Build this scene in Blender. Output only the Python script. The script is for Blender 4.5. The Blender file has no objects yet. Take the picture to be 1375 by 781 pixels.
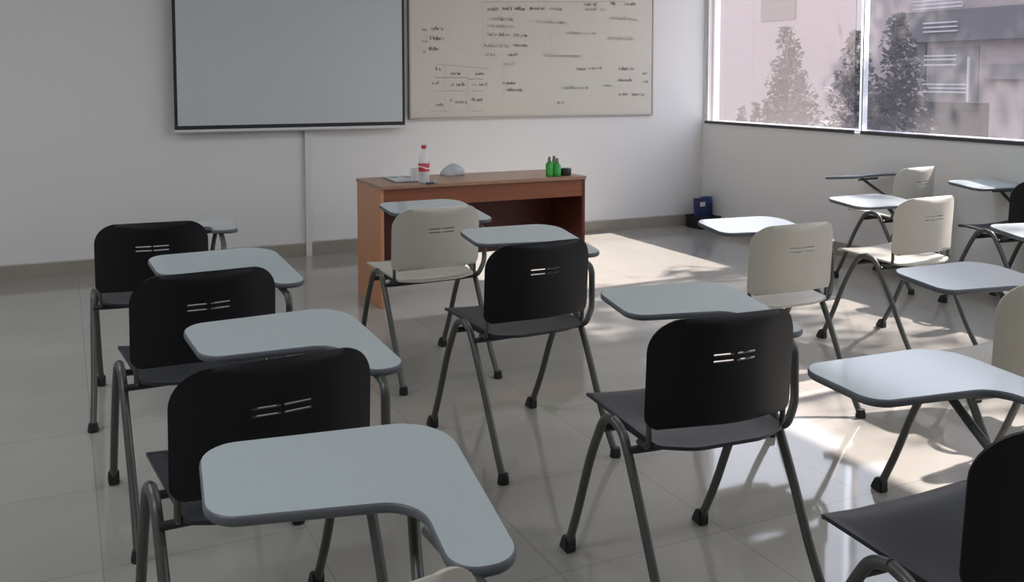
import bpy, bmesh, math, random
from mathutils import Vector, Matrix
from mathutils.geometry import delaunay_2d_cdt
random.seed(7)
C = bpy.context.scene.collection
R = math.radians
WX, WY, CZ = 5.433, 7.193, 3.00          # right wall, front wall, ceiling
LX, RY = -2.6, -2.6                      # left wall, rear wall

# ---------------------------------------------------------------- materials
def mat(name, col, rough=.5, var=.06, scale=6., metal=0., spec=.5, bump=0., bscale=80., trans=0., coat=0., alpha=1.):
    m = bpy.data.materials.new(name); m.use_nodes = True
    nt = m.node_tree; b = nt.nodes['Principled BSDF']
    tc = nt.nodes.new('ShaderNodeTexCoord')
    n = nt.nodes.new('ShaderNodeTexNoise'); n.inputs['Scale'].default_value = scale; n.inputs['Detail'].default_value = 3
    nt.links.new(tc.outputs['Object'], n.inputs['Vector'])
    r = nt.nodes.new('ShaderNodeMix'); r.data_type = 'RGBA'
    r.inputs[6].default_value = (*[c*(1-var) for c in col], 1)
    r.inputs[7].default_value = (*[min(1, c*(1+var)) for c in col], 1)
    nt.links.new(n.outputs['Fac'], r.inputs[0]); nt.links.new(r.outputs[2], b.inputs['Base Color'])
    b.inputs['Roughness'].default_value = rough; b.inputs['Metallic'].default_value = metal
    b.inputs['Specular IOR Level'].default_value = spec
    b.inputs['Transmission Weight'].default_value = trans; b.inputs['Coat Weight'].default_value = coat
    b.inputs['Alpha'].default_value = alpha
    if bump:
        n2 = nt.nodes.new('ShaderNodeTexNoise'); n2.inputs['Scale'].default_value = bscale
        nt.links.new(tc.outputs['Object'], n2.inputs['Vector'])
        bp = nt.nodes.new('ShaderNodeBump'); bp.inputs['Strength'].default_value = bump; bp.inputs['Distance'].default_value = .002
        nt.links.new(n2.outputs['Fac'], bp.inputs['Height']); nt.links.new(bp.outputs['Normal'], b.inputs['Normal'])
    return m

def floor_mat():
    m = bpy.data.materials.new('polished_floor_tile'); m.use_nodes = True
    nt = m.node_tree; b = nt.nodes['Principled BSDF']; L = nt.links.new
    tc = nt.nodes.new('ShaderNodeTexCoord'); mp = nt.nodes.new('ShaderNodeMapping')
    mp.inputs['Location'].default_value = (-.065+.573*20, -3.37+.573*20, 0)
    L(tc.outputs['Object'], mp.inputs['Vector'])
    br = nt.nodes.new('ShaderNodeTexBrick'); br.offset = 0; br.squash = 1
    br.inputs['Scale'].default_value = 1; br.inputs['Brick Width'].default_value = .573; br.inputs['Row Height'].default_value = .573
    br.inputs['Mortar Size'].default_value = .0022; br.inputs['Mortar Smooth'].default_value = .3; br.inputs['Bias'].default_value = 0
    br.inputs['Color1'].default_value = (.315, .302, .272, 1); br.inputs['Color2'].default_value = (.335, .32, .29, 1)
    br.inputs['Mortar'].default_value = (.235, .22, .20, 1)
    L(mp.outputs['Vector'], br.inputs['Vector'])
    n = nt.nodes.new('ShaderNodeTexNoise'); n.inputs['Scale'].default_value = 3.; n.inputs['Detail'].default_value = 6
    L(tc.outputs['Object'], n.inputs['Vector'])
    cr = nt.nodes.new('ShaderNodeMapRange'); cr.inputs[3].default_value = .93; cr.inputs[4].default_value = 1.07
    L(n.outputs['Fac'], cr.inputs[0])
    mx = nt.nodes.new('ShaderNodeMix'); mx.data_type = 'RGBA'; mx.blend_type = 'MULTIPLY'; mx.inputs[0].default_value = 1
    L(br.outputs['Color'], mx.inputs[6]); L(cr.outputs[0], mx.inputs[7]); L(mx.outputs[2], b.inputs['Base Color'])
    b.inputs['Roughness'].default_value = .06; b.inputs['Specular IOR Level'].default_value = .5
    bp = nt.nodes.new('ShaderNodeBump'); bp.inputs['Strength'].default_value = .05; bp.inputs['Distance'].default_value = .004
    n2 = nt.nodes.new('ShaderNodeTexNoise'); n2.inputs['Scale'].default_value = 2.2
    L(tc.outputs['Object'], n2.inputs['Vector']); L(n2.outputs['Fac'], bp.inputs['Height']); L(bp.outputs['Normal'], b.inputs['Normal'])
    return m

def wood_mat(name, c1, c2, rough=.35):
    m = bpy.data.materials.new(name); m.use_nodes = True
    nt = m.node_tree; b = nt.nodes['Principled BSDF']; L = nt.links.new
    tc = nt.nodes.new('ShaderNodeTexCoord'); mp = nt.nodes.new('ShaderNodeMapping'); mp.inputs['Scale'].default_value = (1.2, 14, 14)
    n = nt.nodes.new('ShaderNodeTexNoise'); n.inputs['Scale'].default_value = 3; n.inputs['Detail'].default_value = 5
    L(tc.outputs['Object'], mp.inputs['Vector']); L(mp.outputs['Vector'], n.inputs['Vector'])
    r = nt.nodes.new('ShaderNodeMix'); r.data_type = 'RGBA'; r.inputs[6].default_value = (*c1, 1); r.inputs[7].default_value = (*c2, 1)
    L(n.outputs['Fac'], r.inputs[0]); L(r.outputs[2], b.inputs['Base Color']); b.inputs['Roughness'].default_value = rough
    return m

def pane_mat(name, tint, haze, hazecol, rough_mix=.08):
    m = bpy.data.materials.new(name); m.use_nodes = True
    nt = m.node_tree; L = nt.links.new; nt.nodes.remove(nt.nodes['Principled BSDF']); out = nt.nodes['Material Output']
    tr = nt.nodes.new('ShaderNodeBsdfTransparent'); tr.inputs[0].default_value = (*tint, 1)
    tl = nt.nodes.new('ShaderNodeBsdfTranslucent'); tl.inputs[0].default_value = (*hazecol, 1)
    df = nt.nodes.new('ShaderNodeBsdfDiffuse'); df.inputs[0].default_value = (*hazecol, 1)
    gl = nt.nodes.new('ShaderNodeBsdfGlossy'); gl.inputs['Roughness'].default_value = .03
    tc = nt.nodes.new('ShaderNodeTexCoord'); n = nt.nodes.new('ShaderNodeTexNoise'); n.inputs['Scale'].default_value = 2
    L(tc.outputs['Object'], n.inputs['Vector'])
    mr = nt.nodes.new('ShaderNodeMapRange'); mr.inputs[3].default_value = haze*.8; mr.inputs[4].default_value = haze*1.2
    L(n.outputs['Fac'], mr.inputs[0])
    a = nt.nodes.new('ShaderNodeMixShader'); a.inputs[0].default_value = .3; L(tl.outputs[0], a.inputs[1]); L(df.outputs[0], a.inputs[2])
    bm_ = nt.nodes.new('ShaderNodeMixShader'); L(mr.outputs[0], bm_.inputs[0]); L(tr.outputs[0], bm_.inputs[1]); L(a.outputs[0], bm_.inputs[2])
    c = nt.nodes.new('ShaderNodeMixShader'); c.inputs[0].default_value = rough_mix; L(bm_.outputs[0], c.inputs[1]); L(gl.outputs[0], c.inputs[2])
    L(c.outputs[0], out.inputs[0]); return m

M = dict(
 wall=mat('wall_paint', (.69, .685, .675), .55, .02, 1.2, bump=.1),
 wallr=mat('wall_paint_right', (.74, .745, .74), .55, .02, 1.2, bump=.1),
 ceil=mat('ceiling_paint', (.8, .8, .78), .8, .02, 2),
 base=mat('baseboard_tile', (.30, .27, .235), .3, .08, 4), base_top=mat('baseboard_highlight', (.5, .47, .43), .4, .05),
 floor=floor_mat(),
 black=mat('black_plastic_shaded', (.0065, .007, .0085), .45, .1, 30, bump=.15, bscale=500, spec=.25),  # backrest copy of the chair plastic, darkened to paint in its shaded side
 black_lit=mat('black_plastic_lit', (.020, .022, .029), .42, .1, 30, bump=.15, bscale=500, spec=.5),  # same plastic, lighter and bluish to paint in the top light on seats
 beige=mat('beige_moulded_plastic', (.475, .455, .395), .42, .04, 30, bump=.1, bscale=500),
 metal=mat('grey_painted_tube', (.085, .088, .082), .38, .06, 20, metal=.35),
 darkmetal=mat('dark_frame_steel', (.02, .021, .022), .5, .06, 20),
 rubber=mat('black_rubber', (.012, .012, .012), .6, .1, 40),
 lam=mat('white_laminate', (.41, .465, .48), .12, .02, 8, spec=.85),
 edge=mat('grey_edge_banding', (.105, .115, .13), .45, .05, 20),
 scr_b=mat('black_screen_border', (.012, .012, .014), .5, .05),
 scr=mat('matte_projection_fabric', (.51, .55, .56), .9, .02, 1.5),
 whitem=mat('white_painted_metal', (.62, .62, .62), .35, .02),
 board=mat('whiteboard_surface', (.56, .53, .465), .28, .05, 1.6, spec=.4),
 alu=mat('aluminium_trim', (.36, .34, .31), .4, .04, 5, metal=.5),
 ink=mat('dark_marker_ink', (.24, .20, .195), .6, .3, 20), inkf=mat('faded_marker_ink', (.37, .335, .305), .6, .15, 20),
 inkff=mat('smudged_marker_ink', (.49, .46, .405), .6, .1, 20), inkg=mat('green_marker_ink', (.42, .47, .40), .6, .1, 20),
 trunk=mat('white_cable_trunking', (.64, .635, .62), .4, .02),
 wtop=wood_mat('desk_top_laminate', (.30, .165, .10), (.36, .21, .135), .3),
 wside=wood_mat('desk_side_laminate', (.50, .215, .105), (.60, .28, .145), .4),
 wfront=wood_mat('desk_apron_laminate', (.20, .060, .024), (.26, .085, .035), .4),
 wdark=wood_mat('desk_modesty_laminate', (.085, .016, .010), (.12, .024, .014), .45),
 frame=mat('white_window_frame', (.85, .85, .86), .3, .02), fdark=mat('dark_window_gasket', (.05, .05, .055), .5, .05),
)
M['inkmap'] = [M['ink'], M['inkf'], M['inkff'], M['inkg']]

# ---------------------------------------------------------------- helpers
def put(o, parent=None):
    C.objects.link(o)
    if parent is not None: o.parent = parent
    return o
def tag(o, label=None, cat=None, group=None, kind=None):
    if label: o['label'] = label
    if cat: o['category'] = cat
    if group: o['group'] = group
    if kind: o['kind'] = kind
    return o
def mobj(name, bm, m, parent=None, smooth=False, loc=(0, 0, 0), angle=40):
    me = bpy.data.meshes.new(name)
    bmesh.ops.recalc_face_normals(bm, faces=bm.faces)
    bm.to_mesh(me); bm.free()
    for mm in (m if isinstance(m, (list, tuple)) else [m]): me.materials.append(mm)
    if smooth:
        me.polygons.foreach_set('use_smooth', [True]*len(me.polygons))
        me.set_sharp_from_angle(angle=R(angle))
    o = bpy.data.objects.new(name, me); o.location = loc
    return put(o, parent)
def empty(name, loc=(0, 0, 0), rz=0.):
    o = bpy.data.objects.new(name, None); o.empty_display_size = .1; o.location = loc; o.rotation_euler = (0, 0, rz)
    return put(o)
def box(bm, x0, x1, y0, y1, z0, z1, bev=0., seg=2, mi=0):
    vs = [bm.verts.new((x, y, z)) for x in (x0, x1) for y in (y0, y1) for z in (z0, z1)]
    fs = [bm.faces.new([vs[i] for i in f]) for f in ((0, 1, 3, 2), (4, 6, 7, 5), (0, 4, 5, 1), (2, 3, 7, 6), (0, 2, 6, 4), (1, 5, 7, 3))]
    for f in fs: f.material_index = mi
    if bev:
        es = list({e for f in fs for e in f.edges})
        bmesh.ops.bevel(bm, geom=es, offset=bev, segments=seg, affect='EDGES', profile=.5)
def catmull(p, n=6):
    p = [Vector(q) for q in p]; out = []
    q = [p[0]*2-p[1]] + p + [p[-1]*2-p[-2]]
    for i in range(1, len(q)-2):
        for k in range(n):
            t = k/n; a, b, c, d = q[i-1:i+3]
            out.append(.5*((2*b)+(c-a)*t+(2*a-5*b+4*c-d)*t*t+(3*b-a-3*c+d)*t**3))
    out.append(p[-1]); return out
def tube(bm, path, r, n=10, caps=True, ry=None):
    path = [Vector(p) for p in path]; rings = []
    t0 = (path[1]-path[0]).normalized(); u = t0.orthogonal().normalized()
    for i, p in enumerate(path):
        a = path[max(i-1, 0)]; b = path[min(i+1, len(path)-1)]; t = (b-a).normalized()
        u = (u-t*u.dot(t)).normalized(); w = t.cross(u)
        rr = r[i] if isinstance(r, (list, tuple)) else r
        rings.append([bm.verts.new(p+u*math.cos(2*math.pi*k/n)*rr+w*math.sin(2*math.pi*k/n)*rr) for k in range(n)])
    for a, b in zip(rings, rings[1:]):
        for k in range(n): bm.faces.new((a[k], a[(k+1) % n], b[(k+1) % n], b[k]))
    if caps: bm.faces.new(rings[0][::-1]); bm.faces.new(rings[-1])
def lathe(bm, prof, n=20, c=(0, 0), mi=0):
    rings = []
    for r, z in prof:
        rings.append([bm.verts.new((c[0]+r*math.cos(2*math.pi*k/n), c[1]+r*math.sin(2*math.pi*k/n), z)) for k in range(n)])
    for a, b in zip(rings, rings[1:]):
        for k in range(n): bm.faces.new((a[k], a[(k+1) % n], b[(k+1) % n], b[k])).material_index = mi
    if prof[0][0] > 1e-4: bm.faces.new(rings[0][::-1]).material_index = mi
    if prof[-1][0] > 1e-4: bm.faces.new(rings[-1]).material_index = mi
    bmesh.ops.remove_doubles(bm, verts=bm.verts, dist=1e-5)
def roundpoly(pts, rad, n=8):
    out = []; N = len(pts)
    for i, p in enumerate(pts):
        P = Vector(p); A = (Vector(pts[i-1])-P); B = (Vector(pts[(i+1) % N])-P)
        a = A.normalized(); b = B.normalized(); ang = a.angle(b); r = rad[i]
        if r < 1e-4: out.append(P); continue
        d = min(r/math.tan(ang/2), A.length*.49, B.length*.49); r = d*math.tan(ang/2)
        c = P+(a+b).normalized()*(r/math.sin(ang/2))
        s = P+a*d-c; e = P+b*d-c
        for k in range(n+1):
            t = k/n; v = (s*(1-t)+e*t).normalized() if s.length > 0 else s
            th = s.angle(e); v = (s*math.sin((1-t)*th)+e*math.sin(t*th))/math.sin(th)
            out.append(c+v)
    return out
def inside(p, poly):
    c = False; j = len(poly)-1
    for i in range(len(poly)):
        a, b = poly[i], poly[j]
        if (a[1] > p[1]) != (b[1] > p[1]) and p[0] < (b[0]-a[0])*(p[1]-a[1])/(b[1]-a[1])+a[0]: c = not c
        j = i
    return c
def shell(outline, holes, step, fn, thick):
    """curved plate: fills an outline (with holes), maps it to 3-D with fn and gives it thickness"""
    vs = [Vector((p[0], p[1])) for p in outline]; es = [(i, (i+1) % len(outline)) for i in range(len(outline))]
    for h in holes:
        s = len(vs); vs += [Vector(p) for p in h]; es += [(s+i, s+(i+1) % len(h)) for i in range(len(h))]
    xs = [p[0] for p in outline]; ys = [p[1] for p in outline]
    nx = int((max(xs)-min(xs))/step); ny = int((max(ys)-min(ys))/step)
    for i in range(1, nx):
        for j in range(1, ny):
            q = (min(xs)+(max(xs)-min(xs))*i/nx, min(ys)+(max(ys)-min(ys))*j/ny)
            if inside(q, outline) and not any(inside(q, h) for h in holes) and min((q[0]-v[0])**2+(q[1]-v[1])**2 for v in vs[:len(outline)]) > (step*.4)**2:
                vs.append(Vector(q))
    V, E, F, *_ = delaunay_2d_cdt(vs, es, [], 0, 1e-6)
    bm = bmesh.new(); bv = [bm.verts.new((v[0], v[1], 0)) for v in V]
    for f in F:
        c = sum((V[i] for i in f), Vector((0, 0)))/len(f)
        if inside(c, outline) and not any(inside(c, h) for h in holes): bm.faces.new([bv[i] for i in f])
    for v in [v for v in bm.verts if not v.link_faces]: bm.verts.remove(v)
    for v in bm.verts: v.co = Vector(fn(v.co.x, v.co.y))
    bmesh.ops.recalc_face_normals(bm, faces=bm.faces); bm.normal_update()
    nrm = {v: v.normal.copy() for v in bm.verts}
    top = list(bm.faces); bnd = [e for e in bm.edges if e.is_boundary]
    low = {v: bm.verts.new(v.co-nrm[v]*thick) for v in list(bm.verts)}
    for f in top: bm.faces.new([low[v] for v in reversed(f.verts)])
    for e in bnd: bm.faces.new((e.verts[0], e.verts[1], low[e.verts[1]], low[e.verts[0]]))
    return bm
def copy_tree(o, parent=None):
    c = o.copy(); C.objects.link(c)
    if parent is not None: c.parent = parent
    for ch in o.children: copy_tree(ch, c)
    return c

# ---------------------------------------------------------------- room shell
def st(name, bm, m, parent=None, **k):
    o = mobj(name, bm, m, parent, **k); o['kind'] = 'structure'; return o
bm = bmesh.new(); box(bm, LX-.15, WX+.15, RY-.15, WY+.15, -.12, 0); st('floor', bm, M['floor'])
bm = bmesh.new(); box(bm, LX-.15, WX+.15, RY-.15, WY+.15, CZ, CZ+.1); st('ceiling', bm, M['ceil'])
bm = bmesh.new(); box(bm, LX, WX, WY, WY+.15, 0, CZ); st('wall_front', bm, M['wall'])
bm = bmesh.new(); box(bm, LX-.15, LX, RY-.15, WY+.15, 0, CZ); st('wall_left', bm, M['wall'])
bm = bmesh.new(); box(bm, LX, WX, RY-.15, RY, 0, CZ); st('wall_rear', bm, M['wall'])
SZ, TZ, WY0, WY1 = .959, 2.84, -.90, 7.150
bm = bmesh.new()
box(bm, WX, WX+.15, RY-.15, WY+.15, 0, SZ); box(bm, WX, WX+.15, RY-.15, WY+.15, TZ, CZ)
box(bm, WX, WX+.15, WY1, WY+.15, SZ, TZ); box(bm, WX, WX+.15, RY-.15, WY0, SZ, TZ)
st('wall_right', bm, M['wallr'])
def baseb(name, x0, x1, y0, y1):
    bm = bmesh.new(); box(bm, x0, x1, y0, y1, 0, .098); o = st(name, bm, M['base'])
    bm = bmesh.new(); box(bm, x0, x1, y0, y1, .098, .106); e = st('top_edge', bm, M['base_top'], o)  # lighter colour paints in the light caught by the top bevel
baseb('baseboard_front', LX, WX, WY-.014, WY); baseb('baseboard_right', WX-.014, WX, RY, WY-.014)
baseb('baseboard_left', LX, LX+.014, RY, WY-.014)

# windows along the right wall: frame and clear pane; sun-screen roller blinds hang in front of them
PG = pane_mat('clear_window_glass', (.93, .93, .94), .02, (.8, .8, .8), .05)
P1 = pane_mat('sunscreen_fabric', (.70, .68, .685), .22, (.24, .21, .21), 0.03)
P2 = pane_mat('grey_sunscreen_fabric', (.60, .585, .60), .18, (.22, .20, .205), 0.03)
for i, (a, b) in enumerate([(3.10, WY1), (WY0, 3.10)]):
    w = .03
    bm = bmesh.new()
    box(bm, WX+.06, WX+.13, a, a+w, SZ, TZ, .003); box(bm, WX+.06, WX+.13, b-w, b, SZ, TZ, .003)
    box(bm, WX+.06, WX+.13, a+w, b-w, TZ-.04, TZ, .003); box(bm, WX+.06, WX+.13, a+w, b-w, SZ, SZ+.02, .003)
    fr = st('window_%d' % (i+1), bm, M['frame'])
    bm = bmesh.new(); x = WX+.095
    bm.faces.new([bm.verts.new(q) for q in ((x, a+w, SZ+.02), (x, b-w, SZ+.02), (x, b-w, TZ-.04), (x, a+w, TZ-.04))])
    st('pane', bm, PG, fr)
    if i == 0:                                                       # pale translucent strip added so the gap between the blinds glows white
        bm = bmesh.new(); x = WX+.055; bm.faces.new([bm.verts.new(q) for q in ((x, 5.248, SZ+.001), (x, 5.326, SZ+.001), (x, 5.326, TZ-.001), (x, 5.248, TZ-.001))])
        st('added_glow_strip', bm, pane_mat('translucent_glow_strip', (.8, .8, .8), .95, (.95, .95, .97), .02), fr)
BL = [(5.312, WY1+.004, P1, 'pale translucent sunscreen roller blind at the far left of the window'), (3.150, 5.246, P2, 'greyer translucent sunscreen roller blind right of the bright gap'),
      (1.15, 3.10, P2, 'translucent sunscreen roller blind beyond the right edge'), (WY0+.02, 1.10, P2, 'translucent sunscreen roller blind nearest the rear wall')]
for a, b, pm, lb in BL:
    o = empty('roller_blind', (WX-.009, (a+b)/2, SZ)); tag(o, lb, 'blind', 'sunscreen roller blinds'); hw = (b-a)/2
    bm = bmesh.new(); bm.faces.new([bm.verts.new(q) for q in ((0, -hw, .012), (0, hw, .012), (0, hw, TZ-SZ-.05), (0, -hw, TZ-SZ-.05))]); mobj('fabric', bm, pm, o)
    bm = bmesh.new(); box(bm, -.006, .006, -hw, hw, -.008, .018, .002); mobj('bottom_bar', bm, M['fdark'], o)
    bm = bmesh.new(); tube(bm, [(0, -hw, TZ-SZ-.035), (0, hw, TZ-SZ-.035)], .02, 14); mobj('roller_tube', bm, M['whitem'], o, True)
    if pm is P1:
        bm = bmesh.new(); box(bm, -.003, -.001, hw-.036, hw-.026, .018, TZ-SZ-.06); mobj('side_hem', bm, M['fdark'], o)
    if pm is P2:
        bm = bmesh.new(); box(bm, -.004, -.001, hw-.012, hw-.004, .016, TZ-SZ-.06); mobj('side_hem', bm, M['fdark'], o)

# ---------------------------------------------------------------- tablet-arm chairs
AX, AZ = .231, .49
def leg_path(s, front):
    f = 1 if front else -1
    foot = (s*(.226 if front else .233), .286 if front else -.307, .012)
    k = [foot, (s*.2292, f*(.215 if front else .225), .15), (s*.2305, f*.14, .32), (s*AX, f*.078, .432), (s*AX, f*.045, .474), (s*AX, 0, .489)]
    return catmull(k, 5)
def foot_bm(s, front):
    bm = bmesh.new(); x = s*(.226 if front else .233)
    if front:
        y = .286; w = .0165
        prof = [(y-.024, 0), (y+.027, 0), (y+.028, .009), (y+.007, .046), (y-.021, .050)]
        a = [bm.verts.new((x-w, p[0], p[1])) for p in prof]; b = [bm.verts.new((x+w, p[0], p[1])) for p in prof]
        fs = [bm.faces.new(a), bm.faces.new(b[::-1])]+[bm.faces.new((a[i], a[(i+1) % 5], b[(i+1) % 5], b[i])) for i in range(5)]
        bmesh.ops.bevel(bm, geom=list(bm.edges), offset=.004, segments=2, affect='EDGES')
    else:
        y = -.307
        lathe(bm, [(.019, 0), (.0205, .004), (.019, .018), (.0165, .034)], 14, (x, y-.001))
    return bm
BW, BZ0, BZ1 = .2185, .512, .792
def back_map(u, z):
    t = (z-BZ0)/(BZ1-BZ0); a = abs(u)/BW
    return (u, -.198-.016*t+.062*a**2.4, z-.012*(1-min(a,1)**2)*(1-t)+0.0)
back_out = roundpoly([(-BW, BZ0), (BW, BZ0), (BW, BZ1), (-BW, BZ1)], [.028, .028, .088, .088], 9)
slots = []
for zc in (.700, .684):
    for (a, b) in ((-.064, -.003), (.003, .064)):
        slots.append(roundpoly([(a, zc-.0026), (b, zc-.0026), (b, zc+.0026), (a, zc+.0026)], [.003]*4, 3))
SF, SR = .226, -.188
def seat_map(x, y):
    t = (y-SR)/(SF-SR); z = .468+.036*t-.010*(1-(x/.21)**2)
    if y > SF-.07: z -= .022*((y-SF+.07)/.07)**2
    if y < SR+.05: z += .004*((SR+.05-y)/.05)**2
    return (x, y, z)
seat_out = roundpoly([(-.190, SR+.035), (-.10, SR), (.10, SR), (.190, SR+.035), (.212, SF-.01), (.10, SF+.004), (-.10, SF+.004), (-.212, SF-.01)], [.03, .12, .12, .03, .022, .2, .2, .022], 6)
PV = (.34, -.05)
tab_out = roundpoly([(-.068, .203), (.257, .157), (.252, -.040), (.355, -.040), (.372, .414), (-.066, .440)], [.055, .075, .046, .046, .105, .058], 8)
tab_out = [Vector((p[0]-PV[0], p[1]-PV[1])) for p in tab_out]
def tab_z(x, y): return .681+.008*(x+PV[0])+.108*(y+PV[1])
def plate(outline, zf, z0, z1):
    bm = bmesh.new()
    a = [bm.verts.new((p[0], p[1], zf(*p)+z0)) for p in outline]; b = [bm.verts.new((p[0], p[1], zf(*p)+z1)) for p in outline]
    n = len(a); bm.faces.new(a[::-1]); bm.faces.new(b)
    for i in range(n): bm.faces.new((a[i], a[(i+1) % n], b[(i+1) % n], b[i]))
    return bm
def band(outline, zf):
    bm = bmesh.new(); n = len(outline); rings = []
    nr = []
    for i in range(n):
        t = (outline[(i+1) % n]-outline[i-1]).normalized(); nr.append(Vector((t.y, -t.x)))
    for off, dz in ((-.0015, .0006), (.0012, .0002), (.0030, -.003), (.0036, -.008), (.003, -.013), (0, -.0165), (-.004, -.0165)):
        rings.append([bm.verts.new((p.x+q.x*off, p.y+q.y*off, zf(*p)+dz)) for p, q in zip(outline, nr)])
    rings.append(rings[0])
    for a, b in zip(rings, rings[1:]):
        for k in range(n): bm.faces.new((a[k], a[(k+1) % n], b[(k+1) % n], b[k]))
    return bm
def make_chair(kind, arm=True):
    root = empty('student_chair' if not arm else 'tablet_arm_chair')
    mb, ms = (M['black'], M['black_lit']) if kind == 'black' else (M['beige'], M['beige'])
    mobj('backrest', shell(back_out, slots, .016, back_map, .007), mb, root, True, angle=50)
    mobj('seat', shell(seat_out, [], .02, seat_map, .009), ms, root, True, angle=50)
    for s in (-1, 1):
        for fr in (True, False):
            bm = bmesh.new(); tube(bm, leg_path(s, fr), .0125, 12)
            lg = mobj('leg', bm, M['metal'], root, True)
            mobj('rubber_foot', foot_bm(s, fr), M['rubber'], lg, True, angle=30)
    bm = bmesh.new()                                                  # rails under the seat
    for y in (.075, -.085): tube(bm, [(-AX, y, .438), (-.16, y, .436), (.16, y, .436), (AX, y, .438)], .0105, 10)
    for x in (-.165, .165): box(bm, x-.010, x+.010, -.095, .085, .440, .456, .003)
    mobj('seat_frame', bm, M['darkmetal'], root, True)
    for s in (-1, 1):                                                 # flat brackets that carry the backrest
        bm = bmesh.new(); prev = None; w = .0085
        pts = [(s*.19, -.06, .446), (s*.197, -.108, .452), (s*.201, -.130, .475), (s*.201, -.132, .53), (s*.197, -.130, .57)]
        tube(bm, catmull(pts, 5), .0075, 8)
        mobj('back_bracket', bm, M['metal'], root, True)
    if arm:
        bm = bmesh.new()
        tube(bm, catmull([(AX-.004, -.075, .440), (.231, -.100, .446), (.243, -.106, .462), (.270, -.092, .498), (.282, -.078, .54), (.284, -.074, .60), (.285, -.070, .635), (.287, -.050, .6545), (.289, -.01, .6600), (.29, .05, .6665), (.29, .12, .675)], 6), .0115, 12)
        mobj('tablet_support', bm, M['metal'], root, True)
        bm = bmesh.new()
        q = lambda x, y, z: (x-PV[0], y-PV[1], z)
        tube(bm, catmull([q(.233, .035, .478), q(.236, .06, .50), q(.262, .21, .60), q(.282, .31, .672), q(.284, .335, .700)], 6), .0105, 10)
        tube(bm, [q(.10, .225, .679), q(.285, .205, .678)], .0075, 8)
        mobj('tablet_brace', bm, M['metal'], root, True, loc=(PV[0], PV[1], 0))
        tb = mobj('writing_tablet', plate(tab_out, tab_z, -.016, .0009), M['lam'], root, loc=(PV[0], PV[1], 0))
        mobj('edge_band', band(tab_out, tab_z), M['edge'], tb, True, angle=60)
    return root
protos = {}
G1 = 'tablet arm chairs set out in rows'
CH = [
 ('L1', .327, 4.223, -4.323, 0, 0, 'black', 'black tablet arm chair at the far end of the left row, nearest the front wall'),
 ('L2', .367, 3.125, 4.300, 2.05, .014, 'black', 'black tablet arm chair in the left row, second from the front wall'),
 ('L3', .380, 2.143, 4.510, 2.44, .001, 'black', 'black tablet arm chair in the left row, just beyond the nearest white tablet'),
 ('L4', .224, 1.176, 8.2, -12.6, 0, 'beige', 'nearest tablet arm chair at left, showing its large white tablet and a beige back tip'),
 ('D', 1.519, 4.142, 3.331, .55, .013, 'beige', 'beige tablet arm chair directly in front of the wooden teacher desk'),
 ('C', 1.528, 3.141, 3.673, -4.47, .017, 'black', 'black tablet arm chair right behind the beige chair at the teacher desk'),
 ('M', 1.501, 2.028, -3.985, 0, -.004, 'black', 'large black tablet arm chair in the centre foreground, whole back and seat in view'),
 ('E', 2.659, 3.067, -.312, -2.16, -.008, 'beige', 'beige tablet arm chair just beyond the big black chair in the centre foreground'),
 ('J', 2.629, 1.923, -4.931, 5.49, -.012, 'beige', 'beige tablet arm chair cut by the right edge, grey tablet in shade before it'),
 ('K', 1.569, 1.188, -1.894, 1.27, -.014, 'black', 'nearest black tablet arm chair in the bottom right corner, with a bright glossy tablet'),
 ('F', 3.840, 3.441, 2.482, 2.23, -.004, 'beige', 'beige tablet arm chair with sunlit tablet and seat, middle of the right group'),
 ('N', 3.658, 2.371, -9.0, 0, 0, 'beige', 'tablet arm chair beyond the right edge, only the tip of its tablet in view'),
 ('G', 5.037, 4.564, 6.875, .45, -.006, 'beige', 'farthest beige tablet arm chair, standing close to the right wall under the window'),
 ('I', 5.064, 3.704, -1.238, 2.37, .002, 'black', 'black tablet arm chair by the right wall, its seat seen at the right edge'),
]
for key, x, y, a, t, dz, kind, label in CH:
    if kind not in protos: o = protos[kind] = make_chair(kind)
    else: o = copy_tree(protos[kind])
    o.location = (x, y, 0); o.rotation_euler = (0, 0, R(a)); tag(o, label, 'chair', G1)
    for ch in o.children:
        if ch.name.startswith('writing_tablet'): ch.rotation_euler = (R({'L1': -8.5, 'K': -3.5, 'G': -12}.get(key, 0)), 0, R(t)); ch.location = (PV[0]+{'K': .042, 'G': .04}.get(key, 0), PV[1]+(.012 if key == 'K' else 0), dz+{'L1': .035, 'K': .014, 'G': .055}.get(key, 0))
        if ch.name.startswith('tablet_brace'): ch.rotation_euler = (R({'L1': -8.5, 'K': -3.5, 'G': -12}.get(key, 0)), 0, R(t)); ch.location = (PV[0], PV[1], {'L1': .03, 'K': .010, 'G': .045}.get(key, 0))

# ---------------------------------------------------------------- teacher desk
DX0, DX1, DY0, DY1, DZ = 1.679, 3.081, 5.309, 5.823, .736
desk = empty('teacher_desk', ((DX0+DX1)/2, (DY0+DY1)/2, 0)); cx, cy = (DX0+DX1)/2, (DY0+DY1)/2
tag(desk, 'reddish brown wooden teacher desk standing before the whiteboard wall', 'desk')
hx, hy = (DX1-DX0)/2, (DY1-DY0)/2
bm = bmesh.new(); box(bm, -hx, hx, -hy, hy, DZ-.022, DZ, .003); mobj('desk_top', bm, M['wtop'], desk)
for s in (-1, 1):
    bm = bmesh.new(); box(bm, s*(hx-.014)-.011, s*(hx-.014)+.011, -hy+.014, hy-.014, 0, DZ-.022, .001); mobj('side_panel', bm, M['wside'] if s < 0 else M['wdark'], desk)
bm = bmesh.new(); box(bm, -hx+.025, hx-.025, -hy+.016, -hy+.034, DZ-.132, DZ-.022, .001); mobj('apron', bm, M['wfront'], desk)
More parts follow.
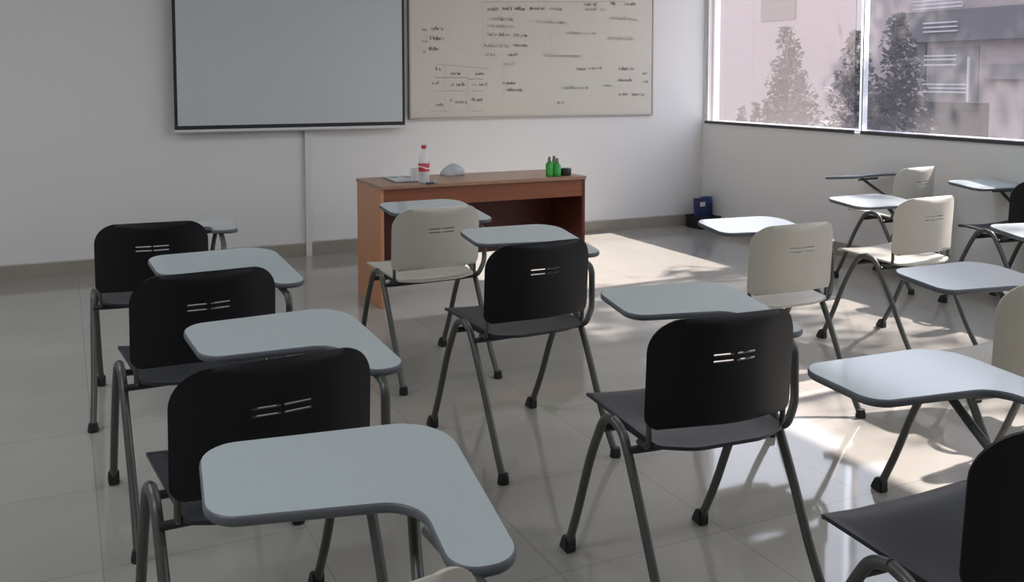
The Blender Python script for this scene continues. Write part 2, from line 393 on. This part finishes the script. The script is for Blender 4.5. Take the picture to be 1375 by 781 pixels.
bm = bmesh.new(); box(bm, -hx+.025, hx-.025, hy-.06, hy-.042, .20, DZ-.022, .001); mobj('modesty_panel', bm, M['wdark'], desk)

def thing(name, loc, label, cat, group=None, rz=0):
    o = empty(name, loc, rz); tag(o, label, cat, group); return o
clear = mat('clear_plastic', (.86, .90, .90), .06, .02, spec=.5, alpha=.42)
water = mat('clear_water', (.70, .76, .76), .05, .03, alpha=.45)
red = mat('red_plastic', (.55, .03, .04), .35, .05); lab_r = mat('red_bottle_label', (.62, .06, .08), .45, .2, 40)
b = thing('drink_bottle', (1.972, 5.362, DZ), 'clear plastic bottle with red cap and red label standing on the teacher desk', 'bottle')
bm = bmesh.new(); lathe(bm, [(.028, 0), (.033, .006), (.031, .03), (.0335, .06), (.0335, .125), (.031, .15), (.027, .175), (.017, .20), (.0125, .21), (.0125, .222)], 24); mobj('bottle_body', bm, clear, b, True)
bm = bmesh.new(); lathe(bm, [(.025, .004), (.030, .010), (.0305, .07), (.0285, .085), (.0300, .092)], 20); mobj('water', bm, water, b, True)
bm = bmesh.new(); lathe(bm, [(.0343, .074), (.0347, .076), (.0347, .120), (.0343, .122)], 24)
o = mobj('bottle_label', bm, lab_r, b, True)
wl_ = mat('white_label_print', (.8, .78, .76), .5, .05)
bm = bmesh.new()                                                     # white flowing mark around the label
for k in range(24):
    a0 = 2*math.pi*k/24; a1 = 2*math.pi*(k+1)/24
    z = lambda a: .098+.007*math.sin(2*a+.6)
    bm.faces.new([bm.verts.new((.0353*math.cos(q), .0353*math.sin(q), zz)) for q, zz in ((a0, z(a0)-.004), (a1, z(a1)-.004), (a1, z(a1)+.004), (a0, z(a0)+.004))])
mobj('label_print', bm, wl_, o)
bm = bmesh.new(); lathe(bm, [(.0150, .212), (.0155, .214), (.0155, .230), (.0135, .233), (0.0, .233)], 20); mobj('cap', bm, red, b, True)
b = thing('drinking_cup', (1.955, 5.475, DZ), 'clear plastic cup standing just behind the red capped bottle', 'cup')
bm = bmesh.new(); lathe(bm, [(.024, 0), (.033, .085), (.0345, .087), (.032, .087), (.0235, .004), (0, .004)], 24); mobj('cup_wall', bm, clear, b, True)

paper = mat('printed_paper', (.60, .61, .63), .6, .03); ptone = mat('grey_print', (.32, .33, .36), .6, .15, 60); cover = mat('dark_grey_cover', (.14, .15, .17), .5, .1)
b = thing('notebook', (1.93, 5.60, DZ), 'open white booklet with grey printing lying left on the teacher desk', 'notebook', rz=R(-3))
bm = bmesh.new(); box(bm, -.105, .105, -.15, .15, .0005, .004, .001); mobj('cover', bm, cover, b)
bm = bmesh.new(); box(bm, -.10, .10, -.145, .145, .004, .010, .001); mobj('page_block', bm, paper, b)
bm = bmesh.new(); box(bm, .0, .085, -.02, .12, .010, .0106); box(bm, -.085, -.02, .03, .12, .010, .0106); box(bm, -.085, .08, -.12, -.10, .010, .0106); mobj('printed_picture', bm, ptone, b)
b = thing('marker_pen', (1.985, 5.335, DZ), 'short dark marker pen lying by the foot of the bottle', 'pen', rz=R(15))
mk = mat('dark_marker_body', (.05, .055, .07), .4, .05)
bm = bmesh.new(); tube(bm, [(-.03, -.03, .007), (.02, -.03, .007)], .0065, 12); mobj('pen_body', bm, mk, b, True)
bm = bmesh.new(); tube(bm, [(.02, -.03, .0072), (.045, -.03, .0072)], .0072, 12); mobj('pen_cap', bm, ptone, b, True)

bagm = mat('crumpled_grey_plastic', (.50, .53, .55), .45, .1, 20, alpha=.75)
bm = bmesh.new(); bmesh.ops.create_icosphere(bm, subdivisions=4, radius=1)
rnd = random.Random(3); dirs = [(Vector((rnd.uniform(-1, 1), rnd.uniform(-1, 1), rnd.uniform(-1, 1))).normalized(), rnd.uniform(2, 7), rnd.uniform(0, 6)) for _ in range(12)]
for v in bm.verts:
    c = v.co.copy(); k = 1+sum(.018*math.sin(f*c.dot(d)+p) for d, f, p in dirs)*(1.4)
    z = max(c.z, -.25)+.25
    v.co = Vector((c.x*.085*k*(1-.2*z), c.y*.06*k, z*.056*k*(1-.25*max(0, -c.x))))
o = mobj('crumpled_bag', bm, bagm, None, True, (2.335, 5.755, DZ+.0005), 80)
o.location = (2.31, 5.73, DZ+.002)
tag(o, 'crumpled pale grey plastic bag at the rear edge of the teacher desk', 'bag')

green = mat('green_translucent_plastic', (.03, .30, .045), .3, .1, 30); gcap = mat('grey_bottle_cap', (.16, .17, .15), .5, .1)
glab = mat('bright_green_label', (.06, .42, .08), .5, .1, 50)
for i, (x, y, hh, lb) in enumerate([(2.846, 5.385, .088, 'green ink bottle with narrow grey cap, leftmost on the right end of the desk'),
                                    (2.896, 5.372, .078, 'green ink bottle standing beside the black tape roll'),
                                    (2.905, 5.432, .088, 'green ink bottle standing behind the other two')]):
    b = thing('ink_bottle', (x, y, DZ), lb, 'bottle', 'green bottles on the teacher desk')
    bm = bmesh.new(); lathe(bm, [(.021, 0), (.0245, .004), (.0245, hh-.008), (.020, hh), (.010, hh+.006)], 20); mobj('bottle_body', bm, green, b, True)
    bm = bmesh.new(); lathe(bm, [(.0249, .018), (.0251, .02), (.0251, hh-.022), (.0249, hh-.020)], 20); mobj('bottle_label', bm, glab, b, True)
    bm = bmesh.new(); lathe(bm, [(.0105, hh+.004), (.0115, hh+.008), (.0095, hh+.028), (.008, hh+.04), (0, hh+.041)], 16); mobj('cap', bm, gcap, b, True)
bk = mat('black_tape', (.012, .012, .016), .35, .1)
bm = bmesh.new(); lathe(bm, [(.022, 0), (.040, 0), (.0415, .003), (.0415, .043), (.040, .046), (.022, .046), (.0205, .044), (.0205, .002), (.022, 0)], 28)
b = mobj('tape_roll', bm, bk, None, True, (2.972, 5.405, DZ)); tag(b, 'black tape roll at the right end of the teacher desk', 'tape')

# ---------------------------------------------------------------- screen, whiteboard, trunking
sc = empty('projection_screen', (1.59, 7.11, 0)); tag(sc, 'pulled-down grey projection screen with black border on the front wall', 'screen')
sx = .868; z0, z1 = 1.000, 2.32
bm = bmesh.new(); box(bm, -sx, sx, .0, .003, z0, z1+.1); mobj('screen_border', bm, M['scr_b'], sc)
bm = bmesh.new(); box(bm, -sx+.022, sx-.022, -.0015, -.0002, z0+.030, z1); mobj('screen_fabric', bm, M['scr'], sc)
bm = bmesh.new(); tube(bm, [(-sx-.005, .002, z0-.010), (sx+.005, .002, z0-.010)], .0125, 12); mobj('bottom_bar', bm, M['whitem'], sc, True)
bm = bmesh.new(); box(bm, -sx-.06, sx+.06, -.045, .075, z1+.1, z1+.2, .02, 3); mobj('screen_housing', bm, M['whitem'], sc)

wb = empty('whiteboard', (3.682, 7.165, 0)); tag(wb, 'used whiteboard covered with faded handwriting, right of the projection screen', 'whiteboard')
bx = 1.163; z0, z1 = 1.045, 2.26
bm = bmesh.new(); box(bm, -bx+.006, bx-.006, 0, .018, z0+.006, z1-.006); mobj('board_panel', bm, M['board'], wb)
bm = bmesh.new()
box(bm, -bx, bx, -.006, .026, z0-.006, z0+.010, .003); box(bm, -bx, bx, -.006, .026, z1-.010, z1+.006, .003)
box(bm, -bx-.006, -bx+.010, -.006, .026, z0-.006, z1+.006, .003); box(bm, bx-.010, bx+.006, -.006, .026, z0-.006, z1+.006, .003)
mobj('board_frame', bm, M['alu'], wb)
WORDS = [(2.74,2.78,1.444,0),(2.87,2.96,1.408,0),(3.09,3.18,1.406,0),(2.71,2.78,1.33,0),(2.87,2.9,1.317,1),(2.92,3.0,1.317,0),(3.06,3.1,1.316,1),(3.12,3.2,1.316,0),(2.74,2.81,1.154,0),(2.86,2.89,1.189,1),(2.91,3.01,1.176,0),(3.05,3.17,1.193,0),(3.34,3.46,1.328,0),(3.38,3.52,1.272,0),(2.7,2.81,1.768,0),(2.69,2.81,1.691,0),(2.68,2.77,1.606,0),(2.62,2.67,1.76,1),(2.62,2.67,1.665,1),(2.63,2.66,1.582,1),(3.2,3.29,1.94,0),(3.34,3.43,1.95,0),(3.45,3.55,1.954,0),(3.59,3.75,1.958,0),(3.78,3.91,1.964,1),(4.12,4.26,2.014,0),(4.39,4.45,2.028,0),(4.53,4.65,2.027,0),(4.13,4.24,1.969,1),(4.29,4.35,1.973,1),(3.2,3.44,1.862,2),(3.2,3.44,1.806,2),(3.2,3.4,1.732,1),(3.44,3.57,1.729,0),(3.17,3.4,1.638,1),(3.44,3.59,1.648,0),(3.18,3.27,1.564,1),(3.39,3.48,1.566,1),(3.35,3.44,1.49,2),(4.05,4.14,1.45,0),(4.17,4.32,1.457,0),(4.48,4.65,1.452,0),(4.47,4.62,1.352,0),(4.48,4.58,1.226,0),(4.62,4.76,1.224,0),(4.73,4.78,1.412,0),(4.74,4.79,1.338,1),(3.92,4.18,1.288,3),(4.32,4.41,1.306,3),(3.86,3.93,1.16,1),(3.66,3.94,1.849,2),(3.94,4.24,1.76,2),(4.39,4.67,1.9,2),(4.36,4.63,1.722,2),(3.73,4.09,1.564,2)]
LINES = [(2.74,1.486,3.21,1.452,1),(2.73,1.378,3.02,1.378,0),(3.02,1.366,3.16,1.366,0),(2.73,1.269,3.0,1.268,1),(3.06,1.267,3.16,1.267,1),(2.69,1.107,2.84,1.104,1),(3.05,1.101,3.16,1.1,1),(3.16,1.998,4.55,2.052,1),(2.82,1.481,2.82,1.099,2),(3.02,1.464,3.02,1.095,2),(3.16,1.998,3.16,1.587,2),(3.35,1.527,3.35,1.216,2),(3.8,1.912,3.8,1.531,2),(2.9,1.627,3.08,1.556,2)]

def ribbon(bm, pts, w, y, mi):
    for (a, b) in zip(pts, pts[1:]):
        d = Vector((b[0]-a[0], b[1]-a[1]))
        if d.length < 1e-5: continue
        n = Vector((-d.y, d.x)).normalized()*w*.5; e = d.normalized()*w*.3
        q = [(a[0]-e.x+n.x, a[1]-e.y+n.y), (a[0]-e.x-n.x, a[1]-e.y-n.y), (b[0]+e.x-n.x, b[1]+e.y-n.y), (b[0]+e.x+n.x, b[1]+e.y+n.y)]
        bm.faces.new([bm.verts.new((s[0]-3.682, y, s[1])) for s in q]).material_index = mi
bm = bmesh.new(); rnd = random.Random(11)
for x0, x1, z, k in WORDS:
    x = x0; h = .017; slope = rnd.uniform(-.03, .03)
    while x < x1-.006:
        w = rnd.uniform(.012, .02); t = rnd.random(); zz = z+slope*(x-x0)
        up = h*(1.9 if t > .8 else 1.0); n = rnd.choice((3, 4, 4, 5)); pts = []
        if t < .35:
            pts = [(x+w*.45+w*.42*math.cos(a), zz+h*.5*math.sin(a)) for a in [i*.9+1 for i in range(8)]]
        else:
            for i in range(n): pts.append((x+w*(i/(n-1))+rnd.uniform(-.002, .002), zz+(up*.6 if i % 2 else -h*.5)+rnd.uniform(-.003, .003)))
        ribbon(bm, pts, .0042 if k in (0, 1) else .0045, -.0006-.0001*k, k)
        x += w*.95+(.012 if rnd.random() > .85 else 0)
for x0, z0_, x1, z1_, k in LINES:
    pts = [(x0+(x1-x0)*i/6, z0_+(z1_-z0_)*i/6+rnd.uniform(-.002, .002)) for i in range(7)]
    ribbon(bm, pts, .004, -.0011, k)
mobj('handwriting', bm, M['inkmap'], wb)
bm = bmesh.new(); box(bm, 1.668, 1.714, WY-.028, WY, .0, 1.0, .003)
ct = mobj('cable_trunking', bm, M['trunk']); tag(ct, 'white vertical cable trunking on the wall below the projection screen', 'trunking')
bm = bmesh.new(); box(bm, 1.7145, 2.75, WY-.022, WY, .1065, .121, .002)  # white strip in place of the highlight on the baseboard top
ct = mobj('cable_trunking', bm, M['trunk']); tag(ct, 'thin white strip painting the highlight along the baseboard top behind the desk', 'trunking')

# ---------------------------------------------------------------- blue packs in the corner
crm = mat('black_crate_plastic', (.012, .013, .014), .5, .1); bl = mat('navy_blue_pack', (.012, .018, .10), .4, .25, 12); bl2 = mat('blue_pack', (.016, .045, .20), .35, .3, 10)
cr = thing('storage_crate', (5.303, 7.00, 0), 'low black crate on the floor in the corner of the front and right walls', 'crate')
bm = bmesh.new()
box(bm, -.112, .112, -.11, .11, 0, .012); box(bm, -.112, .112, -.11, -.10, .012, .11, .002); box(bm, -.112, .112, .10, .11, .012, .11, .002)
box(bm, -.112, -.102, -.10, .10, .012, .11, .002); box(bm, .102, .112, -.10, .10, .012, .11, .002); mobj('crate_body', bm, crm, cr)
bm = bmesh.new(); box(bm, -.117, .117, -.116, -.108, .095, .112, .003); box(bm, -.117, .117, .108, .116, .095, .112, .003); mobj('rim', bm, crm, cr)
def pack(x, y, w, h, m, lb, rz, tilt, label_card):
    o = thing('blue_pack', (x, y, .0135), lb, 'pack', 'blue packs in the corner crate', rz)
    o.rotation_euler = (R(tilt), 0, rz)
    bm = bmesh.new(); box(bm, -w/2, w/2, -.035, .035, 0, h, .008, 3)
    for v in bm.verts:
        v.co.y += .006*math.sin(v.co.z*30+v.co.x*20); v.co.x *= 1-.12*(v.co.z/h)
    mobj('pack_body', bm, m, o, True)
    if label_card:
        bm = bmesh.new(); box(bm, -.035, .03, -.0445, -.0425, h-.075, h-.035); mobj('white_label', bm, paper, o)
    else:
        bm = bmesh.new(); box(bm, -w*.38, w*.38, -.0445, -.0425, .09, h-.06); mobj('front_panel', bm, bl, o)
    return o
pack(5.252, 6.972, .098, .262, bl, 'navy blue pack with a small white label, left in the corner crate', R(8), -4, True)
pack(5.352, 7.01, .098, .268, bl2, 'plain brighter blue pack, right in the corner crate', R(-6), -3, False)

# ---------------------------------------------------------------- outside the windows
fac = mat('pink_rendered_facade', (.235, .188, .178), .9, .03, .6); facd = mat('grey_facade_band', (.075, .07, .073), .9, .05); tan = mat('tan_facade_panel', (.13, .103, .09), .9, .05)
slat = mat('pale_louvre', (.3, .29, .29), .5, .02); wg = mat('facade_window_shade', (.12, .105, .105), .6, .06); grd = mat('outdoor_paving', (.12, .115, .11), .9, .08)
bm = bmesh.new(); box(bm, WX+.16, 40, -15, 40, -.2, -.1); g = mobj('ground_outside', bm, grd); g['kind'] = 'structure'
bl_ = empty('apartment_building', (15, 15, -.1)); tag(bl_, 'pink rendered building with grey bands and pale louvres across the yard', 'building')
bm = bmesh.new(); box(bm, 0, 4, -13, 12, 0, 6.5); mobj('facade_wall', bm, fac, bl_)
def fbox(name, y0, y1, z0, z1, m, d=.03):
    bm = bmesh.new(); box(bm, -d, -.001, y0-15, y1-15, z0+.1, z1+.1); return mobj(name, bm, m, bl_)
fbox('tan_panel', 16.5, 17.65, 2.70, 4.2, tan)
fbox('grey_band', 8.0, 13.25, 2.05, 2.62, facd, .25)
fbox('grey_band', 12.9, 13.3, .3, 2.04, facd, .05)
fbox('grey_band', 8.0, 11.6, 1.35, 1.62, wg, .12)
w = fbox('window', 11.75, 12.85, .95, 1.95, wg, .02)
def louv(y0, y1, zs, nm='louvre'):
    bm = bmesh.new()
    for z in zs: box(bm, -.30, -.26, y0-15, y1-15, z+.1, z+.128)
    return mobj(nm, bm, slat, bl_)
louv(12.0, 12.75, (2.22, 2.30, 2.38)); louv(11.9, 13.0, (2.66, 2.73, 2.80)); louv(12.0, 12.7, (1.70, 1.77, 1.60)); louv(11.7, 13.1, (1.10, 1.17, 1.24)); louv(14.0, 15.3, (1.09, 1.16))
bm = bmesh.new(); box(bm, -.32, -.27, 11.70-15, 11.75-15, .98, 1.85); box(bm, -.32, -.27, 11.7-15, 12.2-15, .98, 1.02); mobj('bracket_frame', bm, slat, bl_)
gw = mat('dark_garden_wall', (.012, .011, .012), .9, .1); bm = bmesh.new(); box(bm, 0, .15, -.94, .94, 0, 1.15)
o = mobj('garden_wall', bm, gw, None, loc=(10.7, 9.27, -.1)); tag(o, 'low dark garden wall behind the conifers outside the right window', 'wall')
leafm = [mat('dark_conifer_foliage', (.018, .02, .013), .9, .4, 8), mat('grey_green_foliage', (.02, .02, .023), .9, .35, 8), mat('pale_spiky_foliage', (.16, .16, .145), .8, .2, 8)]
bark = mat('tree_bark', (.10, .08, .06), .9, .3, 12)
def conifer(name, x, y, z1, rad, m, label, cat='tree', n=1100, top=.12, group='shrubs and trees outside the windows', z0=-.1, pw=.8):
    root = thing(name, (x, y, z0), label, cat, group); H = z1-z0; rnd = random.Random(int(x*100+y*10))
    bm = bmesh.new()
    lob = [(rnd.uniform(0, 6.28), rnd.uniform(0, 1), rnd.uniform(.6, 1.25)) for _ in range(26)]
    for i in range(n):
        l = lob[i % 26]; t = min(1, max(0.02, l[1]+rnd.gauss(0, .06))); rr = rad*(1-t)**pw*l[2]+top*.3
        a = l[0]+rnd.gauss(0, .7); q = rr*math.sqrt(rnd.random())
        c = Vector((q*math.cos(a), q*math.sin(a), .12+t*(H-.12)))
        s = rnd.uniform(.02, .055); d = Vector((rnd.gauss(0, 1), rnd.gauss(0, 1), rnd.gauss(.5, 1))).normalized(); e = d.orthogonal().normalized()
        bm.faces.new([bm.verts.new(c+d*s), bm.verts.new(c+e*s*.55), bm.verts.new(c-d*s), bm.verts.new(c-e*s*.55)])
    mobj('foliage', bm, m, root)
    bm = bmesh.new(); tube(bm, [(0, 0, 0), (.01, 0, H*.5), (0, .01, H*.95)], [.05, .03, .008], 8); mobj('trunk', bm, bark, root)
    return root
conifer('conifer_tree', 8.5, 9.50, 2.02, .36, leafm[0], 'dark slim conifer seen through the left window pane', n=3600, top=.3)
conifer('conifer_tree', 9.6, 9.40, 1.98, .44, leafm[1], 'grey conifer close left of the bright gap between the blinds', n=3600, top=.3)
conifer('conifer_tree', 8.5, 7.74, 2.08, .44, leafm[1], 'tall grey conifer just right of the bright gap between the blinds', n=3600, top=.3)
conifer('garden_shrub', 7.4, 7.97, 1.44, .24, leafm[1], 'loose greyish shrub beside the dark slim conifer', 'shrub', 900, .3)
conifer('garden_shrub', 8.5, 10.35, .98, .16, leafm[0], 'small pointed shrub farthest left outside the window', 'shrub', 350)
conifer('garden_shrub', 9.3, 11.05, .987, .17, leafm[0], 'small pointed shrub beside the leftmost one outside the window', 'shrub', 350)
conifer('garden_shrub', 7.5, 8.69, 1.115, .19, leafm[0], 'dark low shrub at the foot of the slim conifer', 'shrub', 500)
def spiky(x, y, z, L_, n, label, seed):
    root = thing('spiky_plant', (x, y, -.1), label, 'plant', 'pale spiky plants under the window'); rnd = random.Random(seed)
    bm = bmesh.new()
    for i in range(n):
        a = rnd.uniform(0, 6.28); up = rnd.uniform(.5, 1.2); prev = None
        for k in range(7):
            t = k/6; r_ = L_*t*math.cos(up)*1.1; zz = z+.1+L_*(math.sin(up)*t-.55*t*t)
            w_ = .012*(1-t)+.001; c = Vector((r_*math.cos(a), r_*math.sin(a), zz)); s = Vector((-math.sin(a), math.cos(a), 0))*w_
            cur = (bm.verts.new(c-s), bm.verts.new(c+s))
            if prev: bm.faces.new((prev[0], prev[1], cur[1], cur[0]))
            prev = cur
    mobj('leaves', bm, leafm[2], root)
    bm = bmesh.new(); tube(bm, [(0, 0, 0), (.01, 0, z*.5), (0, 0, z+.1)], .03, 8); mobj('stem', bm, bark, root)
spiky(6.5, 6.66, .86, .30, 70, 'pale spiky plant with arching leaves left of the bright gap between the blinds', 5)
spiky(6.6, 6.15, .80, .20, 40, 'low pale spiky plant right of the bright gap between the blinds', 6)
spiky(6.5, 7.25, .78, .22, 40, 'low pale spiky plant at the left end of the window', 8)
# tall tree beyond the right edge; its crown dapples the sunlight on the floor
tr = thing('broadleaf_tree', (9.6, 2.9, -.1), 'tall leafy tree in the yard beyond the right edge, its crown throwing dappled shade', 'tree')
bm = bmesh.new(); tube(bm, catmull([(0, 0, 0), (-.05, .1, 1.6), (-.2, .5, 3.0), (-.5, 1.3, 4.2)], 6), .08, 10)
tube(bm, catmull([(-.2, .5, 3.0), (-.6, 1.5, 3.8), (-.9, 2.6, 4.2)], 6), .035, 8); mobj('trunk', bm, bark, tr, True)
bm = bmesh.new(); rnd = random.Random(21)
cl = [(Vector((rnd.uniform(-1.9, -.1), rnd.uniform(1.2, 2.75), rnd.uniform(3.5, 5.4))), rnd.uniform(.18, .34)) for _ in range(20)]
cl += [(Vector((rnd.uniform(-.5, .6), rnd.uniform(-.6, 1.2), rnd.uniform(4.6, 5.6))), rnd.uniform(.3, .45)) for _ in range(8)]
for c0, r0 in cl:
    for i in range(110):
        c = c0+Vector((rnd.gauss(0, .5), rnd.gauss(0, .5), rnd.gauss(0, .5)))*r0
        s = rnd.uniform(.05, .09); d = Vector((rnd.gauss(0, 1), rnd.gauss(0, 1), rnd.gauss(0, 1))).normalized(); e = d.orthogonal().normalized()
        bm.faces.new([bm.verts.new(c+d*s), bm.verts.new(c+e*s*.6), bm.verts.new(c-d*s), bm.verts.new(c-e*s*.6)])
mobj('foliage', bm, leafm[0], tr)

# ---------------------------------------------------------------- light
sun = bpy.data.lights.new('sun', 'SUN'); sun.energy = 30.; sun.angle = R(.8); sun.color = (1, .93, .86)
so = put(bpy.data.objects.new('sun', sun)); so.location = (12, 5, 9)
so.rotation_euler = Vector((-1.08, -.03, -1)).to_track_quat('-Z', 'Y').to_euler()
w = bpy.data.worlds.new('World'); bpy.context.scene.world = w; w.use_nodes = True
nt = w.node_tree; bg = nt.nodes['Background']
tc = nt.nodes.new('ShaderNodeTexCoord'); sp = nt.nodes.new('ShaderNodeSeparateXYZ'); rp = nt.nodes.new('ShaderNodeValToRGB')
nt.links.new(tc.outputs['Generated'], sp.inputs[0]); nt.links.new(sp.outputs['Z'], rp.inputs[0]); nt.links.new(rp.outputs[0], bg.inputs[0])
rp.color_ramp.elements[0].position = 0; rp.color_ramp.elements[0].color = (.62, .64, .70, 1)
e_ = rp.color_ramp.elements.new(.36); e_.color = (.86, .93, 1.05, 1)
rp.color_ramp.elements[2].position = .9; rp.color_ramp.elements[2].color = (.50, .62, .90, 1)
bg.inputs[1].default_value = 6.3
# panels with area lights, added on the unseen ceiling as fill
for i, (x, y) in enumerate([(-1.2, 1.2), (2.9, 1.0), (-1.2, 4.4), (2.9, 4.2)]):
    f = thing('fill_panel', (x, y, CZ), ['added fill light panel on the unseen ceiling, rear left', 'added fill light panel on the unseen ceiling, rear right', 'added fill light panel on the unseen ceiling, front left', 'added fill light panel on the unseen ceiling, front right'][i], 'light', 'added fill light panels')
    bm = bmesh.new(); box(bm, -.62, .62, -.32, .32, -.03, -.001, .004); mobj('frame', bm, M['whitem'], f)
    dm = mat('fill_panel_white', (.9, .9, .9), .5); 
    bm = bmesh.new(); box(bm, -.59, .59, -.29, .29, -.033, -.0301); mobj('panel_face', bm, dm, f)
    al = bpy.data.lights.new('fill_area', 'AREA'); al.shape = 'RECTANGLE'; al.size = 1.16; al.size_y = .56
    al.energy = [32, 15, 30, 16][i]; al.color = (.89, .945, 1)
    ao = bpy.data.objects.new('fill_light', al); put(ao, f); ao.location = (0, 0, -.05)

# ---------------------------------------------------------------- camera
cd = bpy.data.cameras.new('camera'); cam = put(bpy.data.objects.new('camera', cd))
F_, YAW, PIT, PY = 1261.9, R(25.567), R(3.931), 191.08
cd.sensor_width = 36; cd.lens = F_/1375*36; cd.shift_y = -(390.5-PY)/1375; cd.clip_start = .02; cd.clip_end = 200
fw = Vector((math.sin(YAW)*math.cos(PIT), math.cos(YAW)*math.cos(PIT), -math.sin(PIT))); rt = Vector((math.cos(YAW), -math.sin(YAW), 0)); up = rt.cross(fw)
m = Matrix((rt, up, -fw)).transposed().to_4x4(); m.translation = (0, 0, 1.3757); cam.matrix_world = m
S = bpy.context.scene; S.camera = cam
S.view_settings.view_transform = 'Standard'; S.view_settings.look = 'None'; S.view_settings.exposure = 0; S.view_settings.gamma = 1
S.cycles.use_denoising = True; S.cycles.max_bounces = 10; S.cycles.diffuse_bounces = 6; S.cycles.transparent_max_bounces = 16; S.cycles.sample_clamp_indirect = 8
